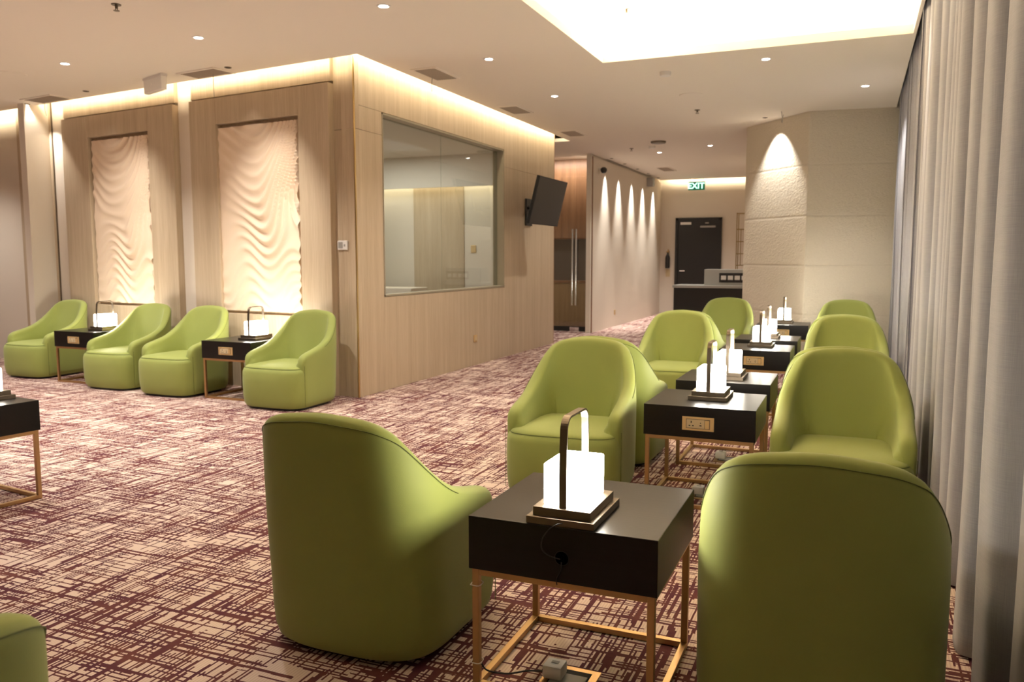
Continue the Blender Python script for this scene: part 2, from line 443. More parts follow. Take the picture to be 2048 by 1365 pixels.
# ---- corridor: wall with the scallops, end wall, door
w2 = struct(MB().box(-4.46, -4.36, 14.1, 19.6, 0, 3.14).box(-4.46, -4.40, 14.1, 19.6, 3.14, 3.56).build('wall_corridor', M['white_wall']))
NTw = NT(M['white_wall']); NTw.bump(NTw.noise(NTw.coord('Object', (1, 1, 2)), 60, 3, .6), .35, .004)
struct(MB().box(-4.455, -4.372, 14.02, 14.1, 0, 3.2, .003).build('trim_1', M['cream']))
MB().box(-4.371, -4.358, 14.08, 14.11, 0, 3.14).build('edge_trim', M['wood_brown'], w2)
struct(MB().box(-4.6, 3, 19.6, 19.75, 0, 3.56).build('wall_end', M['cream']))
# ---- pillar wall in rough stone
A0, A1, A2 = (-1.49, 12.1), (-.60, 11.08), (.80, 11.26)
pw = struct(MB().prism([(A0[0] + .03, A0[1] + .03), (A1[0] + .02, A1[1] + .03), (A2[0], A2[1] + .03), (A2[0], 12.4), (-1.1, 12.6), (-1.1, 19.6), (-1.46, 19.6)], 0, 3.5).build('wall_stone', M['stone']))
def slab(p, q, z0, z1):
    p, q = Vector((*p, 0)), Vector((*q, 0)); d = (q - p); L = d.length; d.normalize(); n = Vector((-d.y, d.x, 0))
    m = Matrix((d, n, Vector((0, 0, 1)))).transposed().to_4x4(); m.translation = p
    bm = bmesh.new(); nx = max(2, int(L / .02)); nz = max(2, int((z1 - z0) / .02)); random.seed(int(z0 * 100 + L * 1000))
    g = []
    for j in range(nz + 1):
        r = []
        for i in range(nx + 1):
            edge = i in (0, nx) or j in (0, nz)
            r.append(bm.verts.new((L * i / nx, .003 if edge else .001 - random.random() * .0022, z0 + .001 + (z1 - z0 - .002) * j / nz)))
        g.append(r)
    for j in range(nz):
        for i in range(nx): bm.faces.new((g[j][i], g[j][i + 1], g[j + 1][i + 1], g[j + 1][i]))
    bmesh.ops.transform(bm, matrix=m, verts=bm.verts)
    mb = MB(); mb.bm.free(); mb.bm = bm
    o = mb.build('stone_panel', M['stone'], pw)
for z0, z1 in ((0, .62), (.62, 1.25), (1.25, 1.88), (1.88, 2.52), (2.52, 3.19)):
    slab(A0, A1, z0, z1); slab(A1, A2, z0, z1)
# ---- remaining shell (beyond and behind the frame)
struct(MB().box(.80, .9, -5, 11.6, 0, 3.56).build('wall_right', M['cream']))
struct(MB().box(-14, 3, -5.1, -5, 0, 3.56).build('wall_back', M['cream']))
struct(MB().box(-14.1, -14, -5, 22, 0, 3.56).build('wall_far_left', M['cream']))
struct(MB().box(-7.5, -4.66, 14.95, 15.05, 0, 3.56).build('wall_cabinet', M['cream']))
struct(MB().box(-7.6, -7.5, 12.0, 15.0, 0, 3.56).build('wall_lobby_side', M['cream']))

# door at the corridor end
dr = struct(empty('door_1', (-3.45, 19.6, 0)))
MB().box(-.54, -.48, -.06, 0, 0, 2.29).box(.48, .54, -.06, 0, 0, 2.29).box(-.54, .54, -.06, 0, 2.23, 2.29).build('door_frame', M['black'], dr)
MB().box(-.48, .48, -.03, 0, 0, 2.23).build('door_leaf', M['black'], dr)
MB().box(-.42, -.17, -.06, -.03, 2.13, 2.19).build('sign_plate', M['white_plastic'], dr)
MB().box(.05, .40, -.09, -.03, 2.06, 2.10).box(.16, .24, -.08, -.03, 2.15, 2.18).build('door_closer', M['grey_plastic'], dr)
MB().tube([(-.42, -.06, 1.04), (-.30, -.06, 1.04)], .014).lathe([(0.001, 0), (.03, 0), (.03, .001), (0.001, .001)], 0, 0, 12).build('door_handle', M['chrome'], dr)
# glass double door beside the corridor wall
gd2 = struct(empty('door_2', (-5.0, 14.3, 0)))
MB().box(-.7, .245, -.006, .006, .09, 3.16).build('door_pane', M['door_glass'], gd2)
MB().box(.255, .54, -.006, .006, .09, 3.16).build('door_pane', M['door_glass'], gd2)
MB().box(-.7, .54, -.02, .02, 0, .085).build('bottom_rail', M['shadow_gap'], gd2)
MB().box(.16, .34, -.025, .025, .0, .075).build('patch_fitting', M['chrome'], gd2)
for hx in (.215, .285):
    MB().tube([(hx, -.06, .48), (hx, -.06, 1.87)], .019, 12).tube([(hx, -.06, .6), (hx, .0, .6)], .01).tube([(hx, -.06, 1.75), (hx, .0, 1.75)], .01).build('door_handle', M['chrome'], gd2, True)
cbn = empty('wall_cabinet_unit', (-5.6, 14.7, 0))
MB().box(-1, 1.14, 0, .24, 1.70, 3.18).build('upper_cabinet', M['wood_brown'], cbn)
MB().box(-1, .45, -.012, 0, 1.72, 2.86, .002).build('cabinet_door', M['wood_brown'], cbn)
MB().box(.455, .95, -.012, 0, 1.72, 2.86, .002).build('cabinet_door', M['wood_brown'], cbn)
MB().box(-1, 1.14, .2, .24, .92, 1.70).build('splashback', M['terracotta'], cbn)
MB().box(-1, 1.14, -.02, .24, .88, .92).build('worktop', M['wood_brown'], cbn)
MB().box(-1, 1.14, .0, .24, .0, .88).build('lower_cabinet', M['wood_dim'], cbn)
MB().box(.46, .95, -.012, 0, .08, .86, .002).build('cabinet_door', M['wood_dim'], cbn)
tag(cbn, 'brown wood cabinet with grey splashback behind the glass double door', 'cabinet')
area('cabinet_fill', (-5.0, 14.42, 3.12), (0, .25, -1), .9, .1, 6, WHITE, (1, 0, 0))  # area light with no fitting, brightens the cabinet behind the glass

# ================================================================== THINGS
# ---- armchair (front faces local -Y)
def chair_proto():
    root = empty('tub_armchair')
    HW = .335
    # right half of the outer path, from arm front to the back centre
    pts = []
    n1 = 26
    y_f, y_c = -.275, .06
    for i in range(n1): pts.append((HW, y_f + (y_c - y_f) * i / n1))
    n2 = 46
    for i in range(n2 + 1):
        a = (math.pi / 2) * i / n2
        ex = 2 / 3.1
        pts.append((HW * math.cos(a) ** ex if i < n2 else 0.0, y_c + .275 * math.sin(a) ** ex))
    # resample by arc length
    cum = [0]
    for a, b in zip(pts, pts[1:]): cum.append(cum[-1] + math.dist(a, b))
    LT = cum[-1]; N = 60
    def at(s):
        s = min(max(s, 0), LT)
        for k in range(len(cum) - 1):
            if cum[k + 1] >= s:
                f = (s - cum[k]) / max(1e-9, cum[k + 1] - cum[k])
                return (pts[k][0] + (pts[k + 1][0] - pts[k][0]) * f, pts[k][1] + (pts[k + 1][1] - pts[k][1]) * f)
        return pts[-1]
    ctrl = [(0, .40), (.012, .450), (.035, .482), (.08, .503), (.16, .522), (.24, .542), (.30, .562), (.36, .594), (.41, .632), (.46, .684), (.51, .745), (.555, .793), (.61, .823), (.67, .840), (.75, .850), (LT, .856)]
    def hh(s):
        for a, b in zip(ctrl, ctrl[1:]):
            if s <= b[0]:
                i = ctrl.index(a); p0 = ctrl[max(0, i - 1)]; p3 = ctrl[min(len(ctrl) - 1, i + 2)]
                t = (s - a[0]) / (b[0] - a[0]); d = b[0] - a[0]
                m1 = (b[1] - p0[1]) / max(1e-6, b[0] - p0[0]) * d; m2 = (p3[1] - a[1]) / max(1e-6, p3[0] - a[0]) * d
                if i == len(ctrl) - 2: m2 = 0
                return (2*t**3-3*t*t+1)*a[1] + (t**3-2*t*t+t)*m1 + (-2*t**3+3*t*t)*b[1] + (t**3-t*t)*m2
        return ctrl[-1][1]
    def smooth(a, b, x):
        x = min(1, max(0, (x - a) / (b - a))); return x * x * (3 - 2 * x)
    svals = [LT * (i / N) ** 1.25 for i in range(N + 1)]
    rings = []; seam_top = []
    def ring(s, side):
        p = at(s); e = .004; a = at(max(0, s - e)); b = at(min(LT, s + e))
        tx, ty = b[0] - a[0], b[1] - a[1]; l = math.hypot(tx, ty); tx /= l; ty /= l
        nx_, ny_ = -ty, tx                      # inward normal (towards -x, and -y at the back)
        if s > LT - .002: nx_, ny_ = 0, -1
        h = hh(s); wgt = smooth(.22, .62, s)
        tk = .084 - .006 * smooth(.3, .7, s)
        er = .055; k = (1 - math.sqrt(max(0, 1 - (1 - min(1, s / er)) ** 2))) if s < er else 0
        off = k * tk * .42
        th = tk - 2 * off
        out = []
        def P(d, z):
            lean = .075 * wgt * (max(0, z) / .85) ** 1.4
            tp = 1 - .075 * smooth(.45, .86, z) * smooth(.30, .50, s)
            x = (p[0] + nx_ * (d + off)) * tp; y = p[1] + ny_ * (d + off) + lean
            out.append((x * side, y, z))
        r = th / 2
        P(.030, .022); P(.014, .035); P(.004, .07); P(0, .13)
        z1 = h - max(.03, min(.055, r * 1.2)); 
        for f in (.25, .5, .75): P(0, .13 + (z1 - .13) * f)
        P(0, z1)
        for q in range(1, 8):
            a_ = math.pi * q / 8
            P(r * (1 - math.copysign(abs(math.cos(a_)) ** .75, math.cos(a_))), z1 + (h - z1) * math.sin(a_) ** .8)
        rec = .025 + .075 * wgt                         # inside surface leans forward towards the seat
        P(th, z1); P(th + rec * .35, z1 + (.40 - z1) * .45); P(th + rec * .75, z1 + (.40 - z1) * .85 if z1 > .42 else .38)
        P(th + rec, .34); P(th + rec, .20)
        return out
    left = [ring(s, -1) for s in svals]; right = [ring(s, 1) for s in svals]
    allr = left + right[-2::-1]
    MB().rings(allr, closed=True).build('backrest', M['green'], root, True, 50)
    # seams: outer panel seam just under the crest of the back
    half = [(s, ring(s, 1)[8]) for s in svals if s > .30]
    sm = [(-x - .0015, y + .001, z + .001) for s, (x, y, z) in half] + [(x + .0015, y + .001, z + .001) for s, (x, y, z) in half[::-1][1:]]
    MB().tube(sm, .0016, 5).build('seam', M['seam'], root)
    # vertical seams where the front block meets the shell
    for sd in (-1, 1):
        MB().tube([(sd * (HW + .0005), -.262, z) for z in (.04, .15, .25, .34, .40)], .0016, 5).build('seam', M['seam'], root)
    # front block and seat
    def outline(inset, bulge, z):
        o = []; n = 64; hw = .333 - inset; yf, yb = -.37 + inset, .27 - inset
        for i in range(n):
            a = 2 * math.pi * i / n; c, s_ = math.cos(a), math.sin(a); e = 2 / 5.2
            x = hw * math.copysign(abs(c) ** e, c); y = (yf + yb) / 2 + (yb - yf) / 2 * math.copysign(abs(s_) ** e, s_)
            if y < 0: y -= bulge * (1 - (x / hw) ** 2) * min(1, -y / .3)
            if y > -.20:
                x *= 1 - .02 * min(1, (y + .20) / .1)
            o.append((x, y, z))
        return o
    sb = MB().rings([outline(.022, .010, .022), outline(.008, .014, .05), outline(.0, .018, .12), outline(-.002, .022, .25), outline(.0, .020, .33), outline(.006, .017, .355), outline(.018, .015, .372)])
    sb.build('base', M['green'], root, True, 50)
    def so(f, z): return [(x * f, (y + .05) * f - .05, z) for x, y, _ in outline(.018, .015, 0)]
    MB().rings([so(1.0, .366), so(.995, .374), so(.97, .383), so(.90, .391), so(.7, .400), so(.4, .406), so(.1, .408)]).build('seat', M['green'], root, True, 60)
    ol = [p for p in outline(.0155, .0155, .3725)]
    ol = [p for p in ol if p[1] < -.27]
    ol.sort(key=lambda p: math.atan2(p[1] + .05, p[0]))
    MB().tube([(x, y, z) for x, y, z in ol], .0018, 5).build('seam', M['seam'], root)
    MB().prism([(x * .93, y * .93) for x, y, _ in outline(.02, .01, 0)], 0, .03).build('plinth', M['black'], root)
    return root
proto = chair_proto()
CG = 'lime green tub armchairs'
def put_chair(first, x, y, rz, label):
    o = proto if first else copy_tree(proto)
    o.location = (x, y, 0); o.rotation_euler = (0, 0, R(rz))
    tag(o, label, 'armchair', CG)
    return o
chairs = [
    (-1.565, 2.50, 180, 'lime green armchair seen from behind, left of the nearest lamp table'),
    (-.065, 2.54, 180, 'lime green armchair in the right foreground, its back to the camera beside the curtain'),
    (-1.49, 4.50, 3, 'lime green armchair facing the camera, left of the second lamp table'),
    (-.03, 4.46, 0, 'lime green armchair facing the camera by the curtain, nearest of the right column facing us'),
    (-1.50, 5.335, 180, 'lime green armchair mostly hidden, back to back behind the left chair of the second table'),
    (-.05, 5.295, 180, 'lime green armchair hidden but for its rim, behind the nearest facing chair by the curtain'),
    (-1.48, 7.33, 2, 'lime green armchair facing the camera, left of the fourth lamp table in the middle distance'),
    (-.05, 7.29, 0, 'lime green armchair facing the camera by the curtain, second of the facing ones'),
    (-1.50, 8.165, 180, 'lime green armchair showing only its rim behind the middle distance facing chair at left'),
    (-.07, 8.12, 180, 'lime green armchair showing only its rim behind the second facing chair by the curtain'),
    (-1.45, 10.12, 0, 'lime green armchair farthest down the room on the left, in front of the black desk'),
    (-.08, 10.15, 0, 'lime green armchair farthest down the room by the curtain and stone wall'),
    (-4.77, 6.11, 0, 'lime green armchair at the right end of the row along the wood wall'),
    (-6.20, 6.27, 0, 'lime green armchair left of the right hand lamp table along the wood wall'),
    (-7.07, 6.36, 0, 'lime green armchair right of the left hand lamp table along the wood wall'),
    (-8.62, 6.60, 0, 'lime green armchair at the left end of the row along the wood wall'),
    (-1.478, .585, -90, 'lime green armchair cut off by the lower left corner of the picture'),
]
for i, (x, y, rz, lb) in enumerate(chairs): put_chair(i == 0, x, y, rz, lb)

# ---- lamp table: box on a brass cube frame. Local front is -Y
TW, TD, TZ = .59, .555, .56
def table_proto(socket):
    root = empty('lamp_table')
    hx, hy = TW / 2, TD / 2
    MB().box(-hx, hx, -hy, hy, .392, TZ, .0022).build('table_box', M['dark_wood'], root)
    L = .022; lx, ly = hx - .008, hy - .008
    for sx in (-1, 1):
        for sy in (-1, 1):
            a, b = sorted((sx * lx, sx * (lx - L))); c, d = sorted((sy * ly, sy * (ly - L)))
            MB().box(a, b, c, d, 0, .392, .0015).build('leg', M['brass'], root)
    for z in (.001, .371):
        for sy in (-1, 1):
            c, d = sorted((sy * ly, sy * (ly - L)))
            MB().box(-lx + L, lx - L, c, d, z, z + .0205, .0012).build('rail', M['brass'], root)
        for sx in (-1, 1):
            a, b = sorted((sx * lx, sx * (lx - L)))
            MB().box(a, b, -ly + L, ly - L, z, z + .0205, .0012).build('rail', M['brass'], root)
    if socket:
        cx, cz = .0, .470
        pl = MB().box(cx - .084, cx + .084, -hy - .006, -hy, cz - .037, cz + .037, .0015).build('socket_plate', M['brass_plate'], root)
        MB().box(cx - .063, cx + .063, -hy - .0066, -hy - .0055, cz - .026, cz + .026).build('socket_border', M['bronze'], pl)
        MB().box(cx - .060, cx + .034, -hy - .0085, -hy - .005, cz - .023, cz + .023, .0008).build('socket_face', M['ivory'], pl)
        MB().box(cx + .036, cx + .060, -hy - .0095, -hy - .005, cz - .023, cz + .021, .0012).build('switch', M['brass_plate'], pl)
        hl = MB()
        for x, z, w_, h_ in ((-.035, .010, .004, .009), (-.044, -.010, .007, .004), (-.026, -.010, .007, .004), (.014, -.008, .009, .004), (.014, .006, .003, .003)):
            hl.box(cx + x - w_ / 2 - .001, cx + x + w_ / 2 + .001, -hy - .0090, -hy - .008, cz + z - h_ / 2 - .001, cz + z + h_ / 2 + .001)
        hl.build('socket_holes', M['black'], pl)
    else:
        n = 20
        ring = lambda r, y: [(.01 + r * math.cos(2 * math.pi * i / n), y, .468 + r * math.sin(2 * math.pi * i / n)) for i in range(n)]
        MB().rings([ring(.021, -hy - .0004), ring(.0195, -hy - .002), ring(.017, -hy - .0008)]).build('cable_hole', M['void'], root)  # flat black disc, the hole's dark inside put into its colour
        MB().rings([ring(.023, -hy - .0002), ring(.0225, -hy - .0015), ring(.0205, -hy - .0015), ring(.0203, -hy - .0002)], cap=False).build('hole_rim', M['black'], root)
    return root
tp = [table_proto(False), table_proto(True)]
def put_table(k, first, x, y, rz, label):
    o = tp[k] if first else copy_tree(tp[k])
    o.location = (x, y, 0); o.rotation_euler = (0, 0, R(rz))
    return tag(o, label, 'side table', 'black lamp tables on brass frames')
TX = -.775
tabs = [
    (0, TX, 2.478, 0, 'black side table on brass frame in the foreground, round cable hole in its face'),
    (1, TX + .035, 4.598, 0, 'black side table with brass socket plate, second from the camera in the centre row'),
    (0, TX + .02, 5.53, 0, 'black side table third in the centre row, close behind the second'),
    (1, TX - .0, 7.48, 0, 'black side table with brass socket plate, fourth in the centre row'),
    (0, TX + .0, 8.42, 0, 'black side table fifth in the centre row, between the two far lamps'),
    (1, TX + .0, 10.36, 0, 'black side table farthest away in front of the stone wall'),
    (1, -5.47, 6.30, 0, 'black side table between the two right chairs along the wood wall'),
    (1, -7.72, 6.49, 0, 'black side table between the two left chairs along the wood wall'),
    (0, -4.50, 2.88, -7, 'black side table cut off by the left edge of the picture'),
]
seen = set()
for k, x, y, rz, lb in tabs:
    put_table(k, k not in seen, x, y, rz, lb); seen.add(k)

# ---- table lamp
def lamp_proto():
    root = empty('table_lamp')
    MB().box(-.106, .106, -.14, .14, 0, .022, .0015).build('lower_base', M['bronze'], root)
    MB().box(-.090, .090, -.124, .124, .022, .048, .0015).build('upper_base', M['bronze'], root)
    MB().box(-.068, .068, -.094, .094, .048, .176, .007, seg=3).build('glass_shade', M['led'], root, True)
    pts = []
    yr, zt, rr = .108, .318, .040
    pts += [(0, -yr, .048), (0, -yr, .15), (0, -yr + .001, .22)]
    for i in range(9):
        a = math.pi / 2 * i / 8; pts.append((0, -yr + .006 + rr * (1 - math.cos(a)), zt - rr + rr * math.sin(a)))
    top = [(x, -y, z) for x, y, z in pts[::-1]]
    MB().tube(pts + top, .005, flat=(.023, .006)).build('handle', M['bronze'], root, False)
    return root
lp = lamp_proto()
lamps = [
    (TX, 2.345, TZ, 0, 'glowing cube table lamp with strap handle on the foreground table'),
    (TX + .045, 4.67, TZ, 0, 'glowing cube table lamp on the second table of the centre row'),
    (TX + .03, 5.50, TZ, 0, 'glowing cube table lamp on the third table, just behind the second lamp'),
    (TX + .02, 7.60, TZ, 0, 'glowing cube table lamp on the fourth table of the centre row'),
    (TX + .0, 8.45, TZ, 0, 'glowing cube table lamp on the fifth table, just behind the fourth lamp'),
    (TX, 10.38, TZ, 0, 'glowing cube table lamp farthest away in front of the stone wall'),
    (-5.36, 6.33, TZ, 0, 'glowing cube table lamp below the right hand wave panel'),
    (-7.57, 6.50, TZ, 0, 'glowing cube table lamp below the left hand wave panel'),
    (-4.47, 2.985, TZ, -7, 'glowing cube table lamp cut off by the left edge of the picture'),
]
for i, (x, y, z, rz, lb) in enumerate(lamps):
    o = lp if i == 0 else copy_tree(lp)
    o.location = (x, y, z + .0005); o.rotation_euler = (0, 0, R(rz)); tag(o, lb, 'table lamp', 'glowing table lamps')
# cable of the nearest lamp, going over the front edge and into the hole
def bez(pts, n=10):
    out = []
    P = [Vector(p) for p in pts]
    for i in range(len(P) - 1):
        p0, p1, p2, p3 = P[max(0, i - 1)], P[i], P[i + 1], P[min(len(P) - 1, i + 2)]
        for k in range(n):
            t = k / n
            out.append(.5 * ((2 * p1) + (p2 - p0) * t + (2*p0 - 5*p1 + 4*p2 - p3) * t*t + (3*p1 - p0 - 3*p2 + p3) * t**3))
    out.append(P[-1]); return out
cbl = MB().tube(bez([(-.765, 2.204, .572), (-.775, 2.185, .574), (-.800, 2.175, .555), (-.822, 2.185, .52), (-.824, 2.192, .49), (-.80, 2.188, .475), (-.768, 2.196, .466)]), .0018, 6).build('power_cable', M['black'], None, True)
tag(cbl, 'thin black lamp cable looping over the edge of the foreground table', 'cable')
cb2 = MB().tube(bez([(-.765, 2.196, .458), (-.762, 2.188, .44), (-.768, 2.186, .425), (-.778, 2.192, .405), (-.783, 2.21, .38)]), .0016, 6).build('power_cable', M['black'], None, True)
tag(cb2, 'short black cable hanging out of the cable hole of the foreground table', 'cable')
cb3 = MB().tube(bez([(-1.035, 2.215, .085), (-1.02, 2.23, .055), (-.97, 2.27, .035), (-.92, 2.32, .03), (-.865, 2.345, .028), (-.84, 2.35, .03)]), .0028, 6).build('power_cable', M['black'], None, True)
tag(cb3, 'black cable running from a table leg to the floor socket', 'cable')
for z in (.37 - .03, .088):
    t_ = MB()
    x0, x1, ya, yb = -1.064, -1.036, 2.200, 2.234
    t_.tube(bez([(x0, ya, z), (x1, ya, z), (x1, yb, z + .001), (x0, yb, z + .001), (x0, ya, z)], 4), .0016, 5).tube([(x1, ya, z), (x1 + .012, ya - .004, z + .007)], .0012, 5)
    o = t_.build('cable_tie', M['white_plastic']); tag(o, 'white cable tie round the front left leg of the foreground table, %s' % ('upper one' if z > .2 else 'lower one'), 'cable tie', 'cable ties on the foreground table leg')
# floor boxes
def floor_box(x, y, label, lab2):
    r = empty('floor_socket', (x, y, 0), 0)
    MB().box(-.085, .085, -.085, .085, .0, .006, .001).build('box_rim', M['brass'], r)
    MB().box(-.06, .06, -.06, .06, .004, .0075).build('box_well', M['shadow_gap'], r)
    MB().box(-.055, .055, -.05, .03, .006, .010, .001).build('socket_face', M['grey_plastic'], r)
    tag(r, label, 'floor socket', 'brass floor sockets')
    p = empty('power_plug', (x - .045, y + .0, .0095))
    MB().box(-.035, .03, -.03, .035, 0, .045, .008).build('plug_body', M['white_plastic'], p, True)
    MB().box(-.012, .012, -.005, .01, .0455, .047).build('plug_mark', M['grey_plastic'], p)
    tag(p, lab2, 'plug', 'white plugs in the floor sockets')
floor_box(-.795, 2.36, 'brass rimmed floor socket under the foreground table', 'white plug in the floor socket under the foreground table')
floor_box(-.73, 4.60, 'brass rimmed floor socket under the second table', 'white plug in the floor socket under the second table')
floor_box(-.74, 5.50, 'brass rimmed floor socket under the third table', 'white plug in the floor socket under the third table')

# ---- curtains
def curtain(y0, y1, x0, amp, seed, label, wave=.19):
    random.seed(seed)
    root = empty('curtain', (x0, (y0 + y1) / 2, 0))
    n = int((y1 - y0) / .011); ph = [random.uniform(0, 6.28) for _ in range(6)]
    bm = bmesh.new(); rows = []
    zs = [.012, .08, .3, .7, 1.2, 1.8, 2.4, 3.0, 3.35, 3.5]
    for z in zs:
        row = []
        for i in range(n + 1):
            y = y0 + (y1 - y0) * i / n
            p = 2 * math.pi * y / wave + .9 * math.sin(2.3 * y + ph[0]) + .6 * math.sin(5.1 * y + ph[1])
            f = math.sin(p + .45 * math.sin(2 * p)); m_ = .62 + .38 * math.sin(3.7 * y + ph[2] + .12 * z)
            x = amp * m_ * (abs(f) ** .8 * (1 if f > 0 else -1)) + .010 * math.sin(p * .5 + z * 1.3 + ph[3]) * (1 - z / 4)
            yy = y + .028 * m_ * math.sin(2 * p + ph[4]) + .004 * math.sin(z * 2 + y * 9)
            row.append(bm.verts.new((x, yy - (y0 + y1) / 2, z)))
        rows.append(row)
    for a, b in zip(rows, rows[1:]):
        for i in range(n): bm.faces.new((a[i], a[i + 1], b[i + 1], b[i]))
    mb = MB(); mb.bm.free(); mb.bm = bm
    o = mb.build('curtain_fabric', M['linen'], root, True, 80)
    sl = o.modifiers.new('thickness', 'SOLIDIFY'); sl.thickness = .003
    tag(root, label, 'curtain', 'grey linen curtains along the window side')
curtain(-2.0, 3.16, .44, .075, 3, 'grey linen curtain panel nearest the camera at the right edge', .36)
curtain(3.22, 6.9, .44, .066, 5, 'grey linen curtain panel beside the foreground and second rows of chairs', .27)
curtain(6.9, 11.10, .445, .055, 9, 'grey linen curtain panel farthest from the camera, meeting the stone wall', .20)
tr = MB().box(.41, .53, -4.8, 11.1, 3.52, 3.555).build('curtain_rail', M['shadow_gap'])
tag(tr, 'dark curtain rail in the slot beside the ceiling edge', 'curtain rail')

# ---- television on a swing arm
tv = empty('television', (-3.92, 10.62, 2.11)); 
tv.rotation_euler = (0, R(0), 0)
MT = Matrix.Rotation(R(14), 4, 'Y')
MB().box(-.03, .012, -.56, .56, -.32, .32, .006, mtx=MT).build('housing', M['black'], tv)
MB().box(.012, .0145, -.545, .545, -.305, .305, 0, mtx=MT).build('screen', M['screen'], tv)
MB().box(-.07, -.03, -.2, .2, -.12, .12, .004, mtx=MT).build('mount_plate', M['black'], tv)
MB().box(-.455, -.43, .28, .50, -.30, .08, .003).build('wall_plate', M['black'], tv)
MB().tube([(-.44, .38, -.05), (-.25, .15, -.05), (-.06, .0, -.05)], .022, 8).build('swing_arm', M['black'], tv)
MB().tube([(-.44, .38, -.22), (-.25, .15, -.22), (-.09, .0, -.12)], .022, 8).build('swing_arm', M['black'], tv)
tag(tv, 'black flat television tilted forward on a bracket on the wood wall', 'television')

# ---- wall bits
th = empty('thermostat', LW(-.25, .0, 1.47), math.atan2(-.125, 1))
MB().box(-.062, .062, -.022, 0, -.045, .045, .006).build('case', M['white_plastic'], th)
MB().box(-.048, .006, -.024, -.021, -.028, .03).build('display', M['grey_plastic'], th)
MB().box(.02, .04, -.025, -.021, -.012, .01, .002).build('button', M['grey_plastic'], th)
tag(th, 'white thermostat with small grey display beside the wall corner', 'thermostat')
def plate(x, y, z, label, ax='x', m='brass_plate'):
    r = empty('wall_socket', (x, y, z))
    if ax == 'x':
        MB().box(0, .010, -.045, .045, -.045, .045, .003).build('plate', M[m], r)
        MB().box(.008, .013, -.02, .02, -.025, .025, .002).build('socket_face', M['ivory'], r)
    tag(r, label, 'wall socket')
plate(WX, 9.23, .34, 'small brass socket low on the wood wall right of the window')
plate(-4.36, 15.62, .28, 'small brass socket low on the scalloped corridor wall')
sc1 = empty('security_camera', (-4.36, 14.46, 2.93))
MB().lathe([(.001, -.06), (.035, -.05), (.055, -.02), (.06, .02), (.03, .05), (.001, .055)], .09, 0, 16).build('dome', M['black'], sc1, True)
MB().box(0, .07, -.02, .02, -.0, .04, .004).build('bracket', M['white_plastic'], sc1)
tag(sc1, 'small dark dome camera high on the near end of the corridor wall', 'camera')
sc2 = empty('wall_speaker', (-4.36, 18.2, 3.04))
MB().box(0, .14, -.09, .09, -.10, .08, .01).build('case', M['grey_plastic'], sc2)
MB().box(.14, .145, -.07, .07, -.08, .06).build('grille', M['black'], sc2)
tag(sc2, 'small grey box mounted high at the far end of the corridor wall', 'speaker')
ph = empty('fire_extinguisher', (-4.16, 19.60, 1.1))
MB().lathe([(.001, 0), (.05, .0), (.055, .03), (.055, .26), (.03, .32), (.02, .34), (.02, .38), (.001, .38)], 0, -.07, 16).build('cylinder', M['screen'], ph, True)
MB().box(-.03, .03, -.08, -.005, .37, .41, .005).box(-.015, .015, -.015, 0, .2, .45).build('valve', M['brass'], ph)
MB().box(-.05, .05, -.01, 0, -.2, -.02).build('label_plate', M['ivory'], ph)
tag(ph, 'small dark extinguisher bottle hung on the wall left of the black door', 'extinguisher')

# ---- exit sign
ex = empty('exit_sign', (-3.44, 19.15, 2.99))
MB().box(-.19, .19, -.02, .02, -.09, .09, .004).build('sign_box', M['exit_green'], ex)
MB().box(-.2, .2, -.025, .025, .088, .10).build('top_rail', M['grey_plastic'], ex)
MB().box(-.15, -.14, -.005, .005, .10, .19).box(.14, .15, -.005, .005, .10, .19).build('hanger', M['grey_plastic'], ex)
cu = bpy.data.curves.new('exit_text', 'FONT'); cu.body = 'EXIT'; cu.size = .185; cu.extrude = .002; cu.align_x = 'CENTER'; cu.align_y = 'CENTER'
cu.offset = .004
to = bpy.data.objects.new('exit_text', cu); col.objects.link(to); to.parent = ex; to.location = (-.01, -.023, 0); to.rotation_euler = (R(90), 0, 0)
cu.materials.append(M['exit_text'])
bpy.context.view_layer.update()
tm = bpy.data.meshes.new_from_object(to.evaluated_get(bpy.context.evaluated_depsgraph_get()))
tmo = bpy.data.objects.new('exit_text', tm); col.objects.link(tmo); tmo.parent = ex; tmo.location = to.location; tmo.rotation_euler = to.rotation_euler
bpy.data.objects.remove(to, do_unlink=True); tmo.name = 'exit_text'
tag(ex, 'green lit EXIT sign hanging in front of the end wall above the black door', 'exit sign')

# ---- black desk with marble top and raised box
dk = empty('service_desk', (-2.25, 14.0, 0))
MB().box(-.62, .60, .02, .6, 0, .84).build('desk_body', M['black'], dk)
MB().box(-.64, .62, .0, .62, .84, .885, .004).build('desk_top', M['marble'], dk)
tag(dk, 'long black desk with grey marble top in front of the end door', 'desk')
db = empty('display_box', (-1.97, 14.1, .885))
MB().box(-.40, .34, 0, .35, 0, .27, .004).build('case', M['marble'], db)
MB().box(-.15, .33, -.008, 0, .05, .21).build('front_panel', M['black'], db)
for k in range(4):
    MB().box(-.118 + k * .112, -.035 + k * .112, -.014, -.008, .095, .165, .002).build('tile', M['grey_plastic'] if False else M['white_plastic'], db)
tag(db, 'grey box with four pale squares in a black band standing on the desk', 'box')

